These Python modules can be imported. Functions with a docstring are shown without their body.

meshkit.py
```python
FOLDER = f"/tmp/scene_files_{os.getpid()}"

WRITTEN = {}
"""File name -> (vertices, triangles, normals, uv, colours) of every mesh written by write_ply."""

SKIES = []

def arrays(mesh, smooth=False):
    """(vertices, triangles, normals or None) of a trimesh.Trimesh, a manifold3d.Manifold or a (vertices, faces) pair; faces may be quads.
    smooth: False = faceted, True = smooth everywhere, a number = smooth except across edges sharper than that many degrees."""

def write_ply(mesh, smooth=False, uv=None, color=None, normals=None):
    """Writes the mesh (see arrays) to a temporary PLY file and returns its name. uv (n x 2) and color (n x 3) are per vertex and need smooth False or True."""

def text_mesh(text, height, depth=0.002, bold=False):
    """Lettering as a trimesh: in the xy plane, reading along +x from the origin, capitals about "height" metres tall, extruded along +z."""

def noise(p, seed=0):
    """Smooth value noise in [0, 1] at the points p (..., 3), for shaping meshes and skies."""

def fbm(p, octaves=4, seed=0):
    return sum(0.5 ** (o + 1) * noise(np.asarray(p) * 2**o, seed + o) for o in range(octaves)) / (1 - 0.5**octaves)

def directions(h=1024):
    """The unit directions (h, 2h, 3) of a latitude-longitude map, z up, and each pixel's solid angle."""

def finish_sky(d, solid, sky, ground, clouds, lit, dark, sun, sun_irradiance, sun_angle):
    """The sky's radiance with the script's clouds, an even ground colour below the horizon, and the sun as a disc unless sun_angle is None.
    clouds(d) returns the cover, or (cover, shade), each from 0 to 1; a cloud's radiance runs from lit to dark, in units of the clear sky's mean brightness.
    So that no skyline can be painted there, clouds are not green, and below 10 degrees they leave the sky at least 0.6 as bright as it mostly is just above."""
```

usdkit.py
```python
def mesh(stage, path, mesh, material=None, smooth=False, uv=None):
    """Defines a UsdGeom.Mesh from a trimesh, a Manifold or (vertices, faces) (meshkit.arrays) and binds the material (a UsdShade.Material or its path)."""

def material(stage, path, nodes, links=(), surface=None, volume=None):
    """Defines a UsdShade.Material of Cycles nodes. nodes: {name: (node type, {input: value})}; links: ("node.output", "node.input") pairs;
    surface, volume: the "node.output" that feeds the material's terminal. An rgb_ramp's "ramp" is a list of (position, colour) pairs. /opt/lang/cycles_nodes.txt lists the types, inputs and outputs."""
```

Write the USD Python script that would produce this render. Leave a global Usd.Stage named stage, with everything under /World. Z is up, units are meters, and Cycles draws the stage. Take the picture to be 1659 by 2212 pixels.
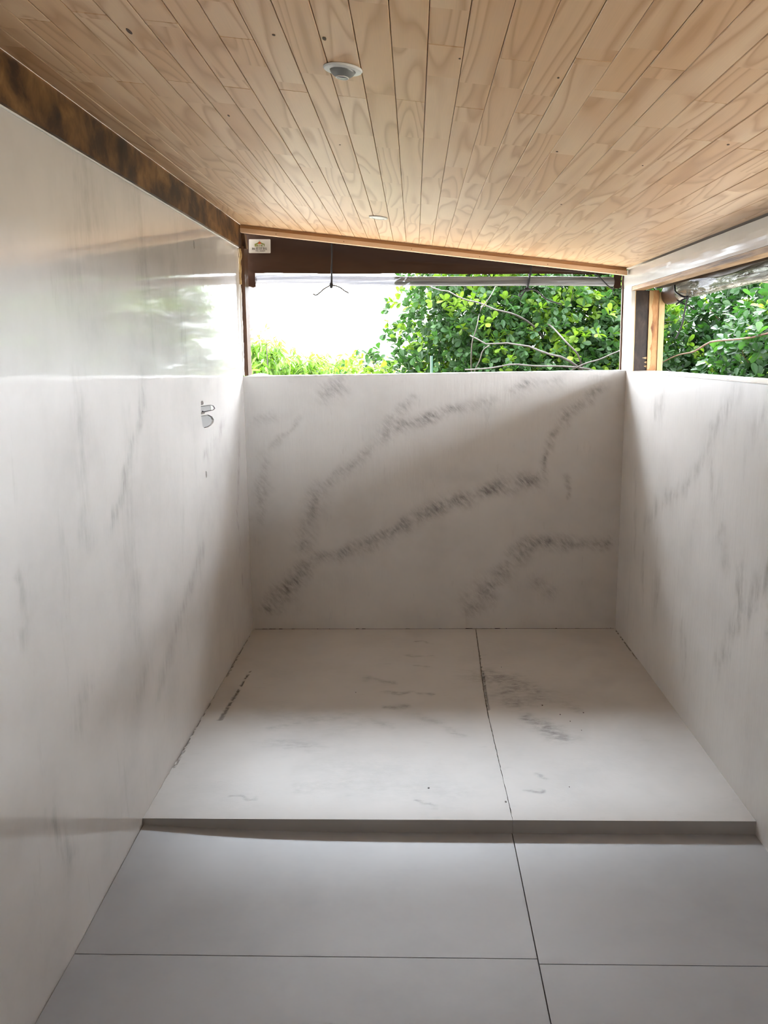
import math, random
import numpy as np, trimesh
import manifold3d as m3
from shapely.geometry import Polygon
import usdkit, meshkit
from pxr import Usd, UsdGeom, UsdLux, UsdShade, Gf, Sdf, Vt

stage = Usd.Stage.CreateInMemory()
UsdGeom.SetStageUpAxis(stage, 'Z')
UsdGeom.SetStageMetersPerUnit(stage, 1.0)
UsdGeom.Xform.Define(stage, '/World')
UsdGeom.Scope.Define(stage, '/World/Looks')

# ---------------------------------------------------------------- camera, sky, exposure
F_PX, YAW, PITCH, ROLL = 1960.8, -0.0351, 0.1734, -0.0129
CAM = np.array([0.9022, -4.8063, 1.4952])
EXPOSURE = 2.9
SKY = 1.0
cy_, sy_ = math.cos(YAW), math.sin(YAW)
FWD = np.array([sy_*math.cos(PITCH), cy_*math.cos(PITCH), -math.sin(PITCH)])
_r = np.array([cy_, -sy_, 0.0]); _u = np.cross(_r, FWD)
RIGHT = math.cos(ROLL)*_r + math.sin(ROLL)*_u
UP = -math.sin(ROLL)*_r + math.cos(ROLL)*_u
cam = UsdGeom.Camera.Define(stage, '/World/camera')
cam.CreateHorizontalApertureAttr(36.0)
cam.CreateVerticalApertureAttr(36.0*2212/1659)
cam.CreateFocalLengthAttr(F_PX*36.0/1659)
cam.CreateFStopAttr(0.0)
cam.CreateExposureAttr(EXPOSURE)
cam.CreateClippingRangeAttr((0.05, 5000.0))
M = Gf.Matrix4d(*RIGHT, 0, *UP, 0, *(-FWD), 0, *CAM, 1)
cam.AddTransformOp().Set(M)

dome = UsdLux.DomeLight.Define(stage, '/World/sky')
dome.CreateIntensityAttr(SKY)
dome.CreateColorAttr(Gf.Vec3f(0.94, 0.99, 1.055))

SUN_ELEV, SUN_AZ, SUN_E, SUN_ANGLE = 43.3, 0.0, 0.30, 16.5     # sun veiled by bright haze beyond the back wall
sun = UsdLux.DistantLight.Define(stage, '/World/veiled_sun')
sun.CreateIntensityAttr(SUN_E)
sun.CreateNormalizeAttr(True)
sun.CreateAngleAttr(SUN_ANGLE)
sun.CreateColorAttr(Gf.Vec3f(0.90, 1.0, 1.10))
_e, _a = math.radians(SUN_ELEV), math.radians(SUN_AZ)
_s = np.array([math.sin(_a)*math.cos(_e), math.cos(_a)*math.cos(_e), math.sin(_e)])      # towards the sun
_x = np.cross([0, 0, 1.0], _s); _x /= np.linalg.norm(_x); _y = np.cross(_s, _x)
sun.AddTransformOp().Set(Gf.Matrix4d(*_x, 0, *_y, 0, *_s, 0, 0, 0, 0, 1))

def px_of(P):
    """where points land in the photograph (used only to rank leaves by how large they show)"""
    d = np.atleast_2d(P) - CAM
    w = d @ FWD
    return 829.5 + F_PX*(d @ RIGHT)/w, 1106 - F_PX*(d @ UP)/w, w

# ---------------------------------------------------------------- helpers
used = {}
def numbered(path):
    k = used.get(path, 0); used[path] = k+1
    return path if k == 0 else f'{path}_{k:03d}'
def data(prim, **kw):
    for k, v in kw.items():
        if v: prim.SetCustomDataByKey(k, v)
    return prim
def thing(name, label=None, category=None, group=None, kind=None, loc=(0, 0, 0)):
    x = UsdGeom.Xform.Define(stage, numbered('/World/'+name))
    x.AddTranslateOp().Set(Gf.Vec3d(*map(float, loc)))
    x.GetPrim().SetCustomDataByKey('_o', 0); x.GetPrim().ClearCustomDataByKey('_o')
    data(x.GetPrim(), label=label, category=category, group=group, kind=kind)
    return str(x.GetPath()), np.array(loc, float)
WORLD = ('/World', np.zeros(3))
def put(name, mesh, mat, parent=WORLD, smooth=False, label=None, category=None, group=None, kind=None, primvars=None, top_xform=True):
    """one Mesh prim; coordinates are given in the world, the parent's place is taken off"""
    if hasattr(mesh, 'to_mesh') or isinstance(mesh, (tuple, list)):
        v, f, _ = meshkit.arrays(mesh)
        mesh = trimesh.Trimesh(v, f, process=False)
    mesh = mesh.copy(); mesh.vertices = mesh.vertices - parent[1]
    path = numbered(parent[0]+'/'+name)
    m = usdkit.mesh(stage, path, mesh, MAT[mat], smooth=smooth)
    m.CreateDoubleSidedAttr(True)
    for k, v in (primvars or {}).items():
        UsdGeom.PrimvarsAPI(m).CreatePrimvar(k, Sdf.ValueTypeNames.FloatArray, 'vertex').Set(Vt.FloatArray.FromNumpy(np.asarray(v, np.float32)))
    data(m.GetPrim(), label=label, category=category, group=group, kind=kind)
    return path, parent[1]
def box(x0, x1, y0, y1, z0, z1):
    b = trimesh.creation.box((x1-x0, y1-y0, z1-z0)); b.apply_translation(((x0+x1)/2, (y0+y1)/2, (z0+z1)/2)); return b
def hexa(c):
    """a six sided block from eight corners: four below (counter-clockwise), four above"""
    f = [[0,3,2,1],[4,5,6,7],[0,1,5,4],[1,2,6,5],[2,3,7,6],[3,0,4,7]]
    v, f, _ = meshkit.arrays((np.array(c, float), np.array(f)))
    return trimesh.Trimesh(v, f, process=False)
def cat(ms): return trimesh.util.concatenate(ms)
def grid(P):
    """P (n, m, 3) -> quads"""
    n, m = P.shape[:2]
    i, j = np.meshgrid(np.arange(n-1), np.arange(m-1), indexing='ij')
    a = (i*m+j).ravel(); q = np.stack([a, a+m, a+m+1, a+1], 1)
    return trimesh.Trimesh(P.reshape(-1, 3), np.vstack([q[:, [0, 1, 2]], q[:, [0, 2, 3]]]), process=False)
def tube(pts, rad, sides=7):
    p = np.asarray(pts, float)
    t = np.gradient(p, axis=0); t /= np.linalg.norm(t, axis=1, keepdims=True)+1e-12
    ref = np.where(np.abs(t[:, 2:]) < 0.9, [0, 0, 1.0], [1.0, 0, 0])
    a = np.cross(t, ref); a /= np.linalg.norm(a, axis=1, keepdims=True)+1e-12
    b = np.cross(t, a)
    rad = np.broadcast_to(rad, (len(p),)); ang = np.arange(sides)*2*np.pi/sides
    v = p[:, None] + rad[:, None, None]*(np.cos(ang)[None, :, None]*a[:, None]+np.sin(ang)[None, :, None]*b[:, None])
    n = len(p); i, j = np.meshgrid(np.arange(n-1), np.arange(sides), indexing='ij')
    q = np.stack([i*sides+j, i*sides+(j+1) % sides, (i+1)*sides+(j+1) % sides, (i+1)*sides+j], -1).reshape(-1, 4)
    f = [q[:, [0, 1, 2]], q[:, [0, 2, 3]]]
    v = v.reshape(-1, 3); V = np.vstack([v, p[:1], p[-1:]]); k = len(v)
    jj = np.arange(sides); e = (n-1)*sides
    f += [np.stack([np.full(sides, k), (jj+1) % sides, jj], 1), np.stack([np.full(sides, k+1), e+jj, e+(jj+1) % sides], 1)]
    return trimesh.Trimesh(V, np.vstack(f), process=False)
def spline(pts, n=24):
    from scipy.interpolate import PchipInterpolator
    p = np.asarray(pts, float); s = np.r_[0, np.cumsum(np.linalg.norm(np.diff(p, axis=0), axis=1))]
    u = np.linspace(0, s[-1], n)
    return np.stack([PchipInterpolator(s, p[:, k])(u) for k in range(p.shape[1])], 1)
def prism(poly, axis, lo, hi):
    """a 2-D outline pushed along x, y or z"""
    m = trimesh.creation.extrude_polygon(Polygon(poly) if not hasattr(poly, 'exterior') else poly, hi-lo, engine='earcut')
    v = m.vertices.copy()
    if axis == 'x': m.vertices = np.c_[v[:, 2]+lo, v[:, 0], v[:, 1]]
    elif axis == 'y': m.vertices = np.c_[v[:, 0], v[:, 2]+lo, v[:, 1]]
    else: m.vertices = np.c_[v[:, 0], v[:, 1], v[:, 2]+lo]
    m.fix_normals(); return m
def stroke_mask(Q, strokes, ragged=0.02, seed=0):
    """Q (n,2) points of a surface; strokes: (polyline, half width, strength) -> painted amount in [0,1]"""
    out = np.zeros(len(Q))
    w3 = np.c_[Q*18, np.zeros(len(Q))]
    Qw = Q + ragged*(np.c_[meshkit.fbm(w3, 3, seed), meshkit.fbm(w3+9.1, 3, seed+5)]-0.5)*2
    wv = 0.65+0.9*meshkit.noise(np.c_[Q*9, np.zeros(len(Q))], seed+3)
    for pts, w, s in strokes:
        p = np.asarray(pts, float); d = np.full(len(Q), 1e9)
        for a, b in zip(p[:-1], p[1:]):
            ab = b-a; t = np.clip(((Qw-a) @ ab)/(ab @ ab+1e-12), 0, 1)
            d = np.minimum(d, np.linalg.norm(Qw-a-t[:, None]*ab, axis=1))
        out = np.maximum(out, s*np.exp(-(d/(w*wv))**2))
    return out

# ---------------------------------------------------------------- materials
MAT = {}
def material(name, nodes, links=(), surface='p.BSDF'):
    MAT[name] = usdkit.material(stage, '/World/Looks/'+name, nodes, links, surface=surface)
def plain(name, col, rough=0.5, spec=0.5, **kw):
    material(name, {'p': ('principled_bsdf', dict(base_color=col, roughness=rough, specular_ior_level=spec, **kw))})

def plaster(name, base, dark, vec_scale, rough, spec, bump, amb=0.35, coat=0.0, bump_scale=(40, 40, 6), turn=(0, 0, 0)):
    """whitewashed panel with grey brushed veins; the primvar 'vein' says where they were painted"""
    material(name, {
        'g': ('geometry', {}), 'm0': ('mapping', {'rotation': turn}), 'm1': ('mapping', {'scale': vec_scale}), 'm2': ('mapping', {'scale': (2.6, 2.6, 2.6)}),
        'n1': ('noise_texture', {'scale': 1.0, 'detail': 5, 'roughness': 0.65}),
        'n2': ('noise_texture', {'scale': 1.0, 'detail': 6, 'roughness': 0.6}),
        'm4': ('mapping', {'scale': tuple(np.array(vec_scale)*0.32), 'location': (3, 7, 1)}),
        'n4': ('noise_texture', {'scale': 1.0, 'detail': 6, 'roughness': 0.7}),
        'r1': ('map_range', {'from_min': 0.36, 'from_max': 0.62, 'to_min': 0.12, 'clamp': True}),
        'r4': ('map_range', {'from_min': 0.60, 'from_max': 0.82, 'to_max': amb, 'clamp': True}),
        'v': ('attribute', {'attribute': 'vein'}), 'n5': ('noise_texture', {'scale': 11.0, 'detail': 3, 'roughness': 0.55}), 'r5': ('map_range', {'from_min': 0.34, 'from_max': 0.58, 'to_min': 0.28, 'to_max': 1.0, 'clamp': True}), 'vn': ('math', {'math_type': 'multiply'}),
        'vm': ('math', {'math_type': 'multiply'}), 'va': ('math', {'math_type': 'add', 'use_clamp': True}),
        'r2': ('rgb_ramp', {'ramp': [(0.3, tuple(np.array(base)*0.9)), (0.5, base), (0.7, tuple(np.minimum(np.array(base)*1.06, .9)))]}),
        'mx': ('mix', {'color2': dark}),
        'd': ('attribute', {'attribute': 'crack'}), 'mx2': ('mix', {'color2': (0.045, 0.035, 0.028)}),
        'mb': ('mapping', {'scale': bump_scale}), 'nb': ('noise_texture', {'scale': 1.0, 'detail': 3, 'roughness': 0.55}),
        'b': ('bump', {'strength': bump, 'distance': 0.01}),
        'p': ('principled_bsdf', {'roughness': rough, 'specular_ior_level': spec, 'coat_weight': coat, 'coat_roughness': 0.09}),
    }, [('g.position', 'm0.vector'), ('m0.vector', 'm1.vector'), ('g.position', 'm2.vector'), ('g.position', 'm4.vector'), ('m4.vector', 'n4.vector'), ('n4.fac', 'r4.value'),
        ('m1.vector', 'n1.vector'), ('m2.vector', 'n2.vector'), ('n1.fac', 'r1.value'),
        ('v.fac', 'vn.value1'), ('g.position', 'n5.vector'), ('n5.fac', 'r5.value'), ('r5.result', 'vn.value2'), ('vn.value', 'vm.value1'), ('r1.result', 'vm.value2'), ('vm.value', 'va.value1'), ('r4.result', 'va.value2'),
        ('n2.fac', 'r2.fac'), ('r2.color', 'mx.color1'), ('va.value', 'mx.fac'), ('mx.color', 'mx2.color1'), ('d.fac', 'mx2.fac'), ('mx2.color', 'p.base_color'),
        ('g.position', 'mb.vector'), ('mb.vector', 'nb.vector'), ('nb.fac', 'b.height'), ('b.normal', 'p.normal'), ('b.normal', 'p.coat_normal')])
WALL = (0.615, 0.60, 0.58)
plaster('back_plaster', WALL, (0.20, 0.185, 0.18), (62, 30, 17), 0.45, 0.35, 0.12, amb=0.3, turn=(0, 0.75, 0))
plaster('side_plaster', WALL, (0.22, 0.215, 0.205), (26, 26, 7), 0.4, 0.4, 0.12, amb=0.3)
plaster('gloss_plaster', WALL, (0.24, 0.235, 0.22), (26, 26, 5), 0.075, 0.7, 0.05, amb=0.3, bump_scale=(9, 9, 15))
plaster('platform_plaster', (0.445, 0.435, 0.42), (0.11, 0.102, 0.095), (22, 40, 20), 0.5, 0.3, 0.06, amb=0.2)
plaster('tile_glaze', (0.345, 0.358, 0.375), (0.27, 0.27, 0.27), (4, 4, 4), 0.45, 0.35, 0.02, amb=0.0)
plaster('gloss_board', (0.52, 0.51, 0.485), (0.24, 0.235, 0.22), (26, 26, 5), 0.2, 0.7, 0.03, amb=0.1, bump_scale=(7, 3, 20))
plain('stake_green', (0.006, 0.03, 0.016), 0.5)
plain('grout', (0.16, 0.145, 0.13), 0.9)
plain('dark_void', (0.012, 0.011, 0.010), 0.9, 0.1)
plain('filler_grey', (0.26, 0.26, 0.255), 0.7)
plain('white_paint', (0.64, 0.645, 0.62), 0.35)
plain('caulk', (0.82, 0.81, 0.78), 0.5)
plain('white_plastic', (0.74, 0.745, 0.72), 0.35)
plain('lamp_lens', (0.19, 0.195, 0.19), 0.25, 0.6)
plain('cord_black', (0.012, 0.012, 0.016), 0.5)
plain('wire_grey', (0.10, 0.10, 0.10), 0.5)
plain('print_black', (0.015, 0.013, 0.01), 0.5)
plain('print_red', (0.55, 0.10, 0.03), 0.5)
plain('print_green', (0.20, 0.22, 0.03), 0.5)
plain('print_grey', (0.28, 0.24, 0.19), 0.5)
plain('sign_white', (0.72, 0.69, 0.63), 0.35)
plain('ground_soil', (0.30, 0.26, 0.20), 0.95, 0.1)
plain('terrace', (0.42, 0.40, 0.37), 0.8, 0.2)
plain('roof_sheet', (0.30, 0.27, 0.24), 0.7, 0.2)

# pine boards: contour lines of a stretched noise give the cathedral grain; blocks are finger-jointed
material('pine', {
    'g': ('geometry', {}), 'o': ('object_info', {}), 's': ('separate_xyz', {}),
    'ro': ('math', {'math_type': 'multiply', 'value2': 91.7}),
    'yb': ('math', {'math_type': 'multiply_add', 'value2': 1.9}), 'fl': ('math', {'math_type': 'floor'}),
    'fo': ('math', {'math_type': 'add'}), 'wn': ('white_noise_texture', {'dimensions': '1D'}),
    'w1': ('math', {'math_type': 'multiply_add', 'value2': 23.0}),
    'mp': ('mapping', {'scale': (9.5, 0.8, 0.0)}),
    'n': ('noise_texture', {'dimensions': '4D', 'scale': 1.0, 'detail': 1.2, 'roughness': 0.35, 'distortion': 0.25}),
    'k': ('math', {'math_type': 'multiply', 'value2': 11.0}), 'fr': ('math', {'math_type': 'fraction'}),
    'r': ('rgb_ramp', {'ramp': [(0.0, (0.0,)*3), (0.30, (0.04,)*3), (0.58, (0.28,)*3), (0.74, (0.85,)*3), (0.80, (1.0,)*3), (0.92, (0.22,)*3), (1.0, (0.0,)*3)]}),
    'mf': ('mapping', {'scale': (420, 9, 1)}), 'nf': ('noise_texture', {'scale': 1.0, 'detail': 2}),
    'mt': ('mapping', {'scale': (7, 1.2, 0)}), 'nt': ('noise_texture', {'dimensions': '4D', 'scale': 1.0, 'detail': 1}),
    'rt': ('map_range', {'from_min': 0.52, 'from_max': 0.75, 'clamp': True}),
    'early': ('mix', {'color1': (0.80, 0.565, 0.35), 'color2': (0.74, 0.465, 0.25)}),
    'tint': ('mix', {'fac': 0.35, 'color2': (0.68, 0.40, 0.21)}), 'tf': ('math', {'math_type': 'multiply', 'value2': 0.7}),
    'gm': ('mix', {'color2': (0.55, 0.30, 0.135)}), 'gf': ('math', {'math_type': 'multiply', 'value2': 0.85}),
    'fm': ('mix', {'mix_type': 'multiply', 'fac': 0.10}),
    'p': ('principled_bsdf', {'roughness': 0.42, 'specular_ior_level': 0.4}),
}, [('g.position', 's.vector'), ('o.random', 'ro.value1'), ('s.y', 'yb.value1'), ('ro.value', 'yb.value3'), ('yb.value', 'fl.value1'),
    ('fl.value', 'fo.value1'), ('ro.value', 'fo.value2'), ('fo.value', 'wn.w'), ('wn.value', 'w1.value1'), ('ro.value', 'w1.value3'),
    ('g.position', 'mp.vector'), ('mp.vector', 'n.vector'), ('w1.value', 'n.w'), ('n.fac', 'k.value1'), ('k.value', 'fr.value1'), ('fr.value', 'r.fac'),
    ('wn.value', 'early.fac'), ('g.position', 'mt.vector'), ('mt.vector', 'nt.vector'), ('w1.value', 'nt.w'), ('nt.fac', 'rt.value'), ('rt.result', 'tf.value1'), ('tf.value', 'tint.fac'),
    ('early.color', 'tint.color1'), ('tint.color', 'gm.color1'), ('r.color', 'gf.value1'), ('gf.value', 'gm.fac'),
    ('gm.color', 'fm.color1'), ('g.position', 'mf.vector'), ('mf.vector', 'nf.vector'), ('nf.fac', 'fm.color2'), ('fm.color', 'p.base_color')])

def wood(name, ramp, scale, rough=0.55, spec=0.35, detail=5, noise_scale=1.0, bump=0.2):
    material(name, {'g': ('geometry', {}), 'm': ('mapping', {'scale': scale}), 'n': ('noise_texture', {'scale': noise_scale, 'detail': detail, 'roughness': 0.62, 'distortion': 0.4}),
                    'r': ('rgb_ramp', {'ramp': ramp}), 'b': ('bump', {'strength': bump, 'distance': 0.004}),
                    'p': ('principled_bsdf', {'roughness': rough, 'specular_ior_level': spec})},
             [('g.position', 'm.vector'), ('m.vector', 'n.vector'), ('n.fac', 'r.fac'), ('r.color', 'p.base_color'), ('n.fac', 'b.height'), ('b.normal', 'p.normal')])
wood('beam_wood', [(0.30, (0.012, 0.006, 0.003)), (0.42, (0.04, 0.017, 0.007)), (0.50, (0.10, 0.047, 0.016)), (0.60, (0.17, 0.085, 0.028)), (0.72, (0.25, 0.15, 0.06))], (16, 6.5, 7))
wood('dark_wood', [(0.3, (0.012, 0.007, 0.005)), (0.5, (0.03, 0.017, 0.011)), (0.68, (0.06, 0.036, 0.024)), (0.8, (0.16, 0.12, 0.09))], (30, 30, 12))
wood('brown_wood', [(0.3, (0.04, 0.018, 0.009)), (0.55, (0.09, 0.042, 0.02)), (0.75, (0.14, 0.07, 0.035))], (60, 60, 4))
wood('peeled_wood', [(0.3, (0.16, 0.055, 0.018)), (0.48, (0.36, 0.17, 0.06)), (0.6, (0.46, 0.25, 0.10)), (0.75, (0.5, 0.3, 0.13))], (22, 22, 7))
wood('pale_wood', [(0.3, (0.42, 0.27, 0.12)), (0.6, (0.55, 0.39, 0.2)), (0.8, (0.62, 0.48, 0.28))], (40, 40, 5))
wood('trim_wood', [(0.3, (0.50, 0.27, 0.13)), (0.6, (0.62, 0.38, 0.2)), (0.8, (0.68, 0.45, 0.26))], (4, 60, 60))
wood('lip_wood', [(0.3, (0.66, 0.46, 0.29)), (0.6, (0.74, 0.54, 0.36)), (0.8, (0.78, 0.6, 0.42))], (4, 60, 60))
wood('trim_wood_shaded', [(0.3, (0.40, 0.19, 0.08)), (0.6, (0.5, 0.27, 0.12)), (0.8, (0.55, 0.32, 0.16))], (4, 60, 60))
wood('ply_wood', [(0.35, (0.10, 0.045, 0.018)), (0.5, (0.30, 0.17, 0.08)), (0.65, (0.42, 0.27, 0.14))], (30, 3, 110))
wood('foam', [(0.3, (0.36, 0.24, 0.10)), (0.6, (0.58, 0.42, 0.2)), (0.8, (0.66, 0.53, 0.31))], (60, 60, 60))
wood('bark', [(0.3, (0.014, 0.011, 0.009)), (0.6, (0.036, 0.030, 0.025)), (0.8, (0.075, 0.064, 0.056))], (40, 40, 12))
wood('bark_red', [(0.3, (0.03, 0.016, 0.01)), (0.6, (0.07, 0.036, 0.022)), (0.8, (0.1, 0.06, 0.04))], (40, 40, 8))

# brown tarpaulin and the clear sheet rolled under it
material('tarp_brown', {'g': ('geometry', {}), 'm': ('mapping', {'scale': (2.2, 2.2, 7)}), 'n': ('noise_texture', {'scale': 1.0, 'detail': 4, 'roughness': 0.6}),
                        'r': ('rgb_ramp', {'ramp': [(0.3, (0.045, 0.022, 0.014)), (0.7, (0.075, 0.04, 0.026))]}), 'b': ('bump', {'strength': 0.35, 'distance': 0.02}),
                        'd': ('principled_bsdf', {'roughness': 0.38, 'specular_ior_level': 0.5}), 't': ('translucent_bsdf', {'color': (0.09, 0.045, 0.026)}), 'x': ('mix_closure', {'fac': 0.3})},
         [('g.position', 'm.vector'), ('m.vector', 'n.vector'), ('n.fac', 'r.fac'), ('r.color', 'd.base_color'), ('n.fac', 'b.height'), ('b.normal', 'd.normal'), ('d.BSDF', 'x.closure1'), ('t.BSDF', 'x.closure2')], 'x.closure')
def sheet(name, scale, c0, c1, through, rough):
    material(name, {'g': ('geometry', {}), 'm': ('mapping', {'scale': scale}), 'n': ('noise_texture', {'scale': 1.0, 'detail': 4, 'roughness': 0.6, 'distortion': 0.5}),
                    'r': ('rgb_ramp', {'ramp': [(0.3, c0), (0.5, tuple((np.array(c0)+np.array(c1))/2)), (0.68, c1)]}), 'b': ('bump', {'strength': 0.6, 'distance': 0.02}),
                    'd': ('principled_bsdf', {'roughness': rough, 'specular_ior_level': 0.7}), 't': ('transparent_bsdf', {'color': (0.85, 0.85, 0.88)}),
                    'rf': ('map_range', {'from_min': 0.55, 'from_max': 0.75, 'to_min': through*0.5, 'to_max': through, 'clamp': True}), 'x': ('mix_closure', {})},
             [('g.position', 'm.vector'), ('m.vector', 'n.vector'), ('n.fac', 'r.fac'), ('r.color', 'd.base_color'), ('n.fac', 'b.height'), ('b.normal', 'd.normal'),
              ('n.fac', 'rf.value'), ('rf.result', 'x.fac'), ('d.BSDF', 'x.closure1'), ('t.BSDF', 'x.closure2')], 'x.closure')
sheet('clear_sheet', (1.6, 60, 60), (0.05, 0.05, 0.055), (0.42, 0.42, 0.45), 0.35, 0.2)
sheet('clear_sheet_side', (40, 3.0, 40), (0.05, 0.045, 0.03), (0.26, 0.25, 0.2), 0.3, 0.12)

def leaf_mat(name, c0, c1, through, rough=0.45, fac=0.4):
    material(name, {'g': ('geometry', {}), 'o': ('object_info', {}), 'a': ('math', {'math_type': 'add'}), 'f': ('math', {'math_type': 'fraction'}),
                    'c': ('mix', {'color1': c0, 'color2': c1}), 'c2': ('mix', {'mix_type': 'multiply', 'fac': 1.0, 'color2': through}),
                    'p': ('principled_bsdf', {'roughness': rough, 'specular_ior_level': 0.16}), 't': ('translucent_bsdf', {}), 'x': ('mix_closure', {'fac': fac})},
             [('g.random_per_island', 'a.value1'), ('o.random', 'a.value2'), ('a.value', 'f.value1'), ('f.value', 'c.fac'), ('c.color', 'p.base_color'), ('c.color', 'c2.color1'), ('c2.color', 't.color'),
              ('p.BSDF', 'x.closure1'), ('t.BSDF', 'x.closure2')], 'x.closure')
leaf_mat('leaf_mature', (0.012, 0.031, 0.011), (0.032, 0.064, 0.019), (1.6, 2.4, 0.7), fac=0.3)
leaf_mat('leaf_young', (0.07, 0.13, 0.015), (0.13, 0.19, 0.025), (1.2, 1.5, 0.5), fac=0.5)
leaf_mat('leaf_peach', (0.06, 0.12, 0.018), (0.12, 0.19, 0.03), (1.2, 1.5, 0.6), fac=0.5)
leaf_mat('leaf_pale', (0.14, 0.16, 0.04), (0.23, 0.23, 0.08), (1.1, 1.2, 0.6), fac=0.5)
leaf_mat('hill_green', (0.07, 0.10, 0.06), (0.12, 0.15, 0.09), (1, 1, 1), fac=0.2)

# ---------------------------------------------------------------- the room: sizes
W = 2.0                      # left wall x = 0, right wall x = 2, back wall y = 0
FRONT = -5.7
ZL, ZR = 2.1538, 1.906       # ceiling at the left and right walls
def zc(x): return ZL + (ZR-ZL)*x/W
SILL = 1.386
YS = -2.072                  # front edge of the raised platform

# floor ------------------------------------------------------------------
def zf(x, y): return -0.046 + 0.023*np.exp(-(np.asarray(x)/0.32)**1.3)*np.clip(1-(-2.1-np.asarray(y))/0.62, 0, 1.1) + 0.003*np.asarray(x)*0
fl = thing('floor', kind='structure')
put('grout_bed', box(-0.05, 2.05, FRONT, YS+0.02, -0.14, -0.056), 'grout', fl)
def tile(x0, x1, y0, y1):
    xs = np.linspace(x0, x1, 15); ys = np.linspace(y0, y1, 9)
    X, Y = np.meshgrid(xs, ys, indexing='ij')
    P = np.stack([X, Y, zf(X, Y)], -1)
    top = grid(P)
    loop = np.vstack([P[:, 0], P[-1, 1:], P[::-1, -1][1:], P[0, ::-1][1:]])
    low = loop.copy(); low[:, 2] -= 0.012
    return cat([top, grid(np.stack([loop, low], 1))])
J = 0.0016
xj = 1.209
for y0, y1, x0, x1 in ((-2.692, YS, 0, xj), (-2.712, YS, xj, W), (-3.312, -2.692, 0, xj), (-3.332, -2.712, xj, W),
                       (-4.5, -3.312, 0, xj), (-4.5, -3.332, xj, W), (FRONT, -4.5, 0, xj), (FRONT, -4.5, xj, W)):
    t = tile(x0+J, x1-J, y0+J, y1-(0 if y1 == YS else J))
    put('tile', t, 'tile_glaze', fl, primvars={'vein': np.zeros(len(t.vertices)), 'crack': np.zeros(len(t.vertices))})

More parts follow.
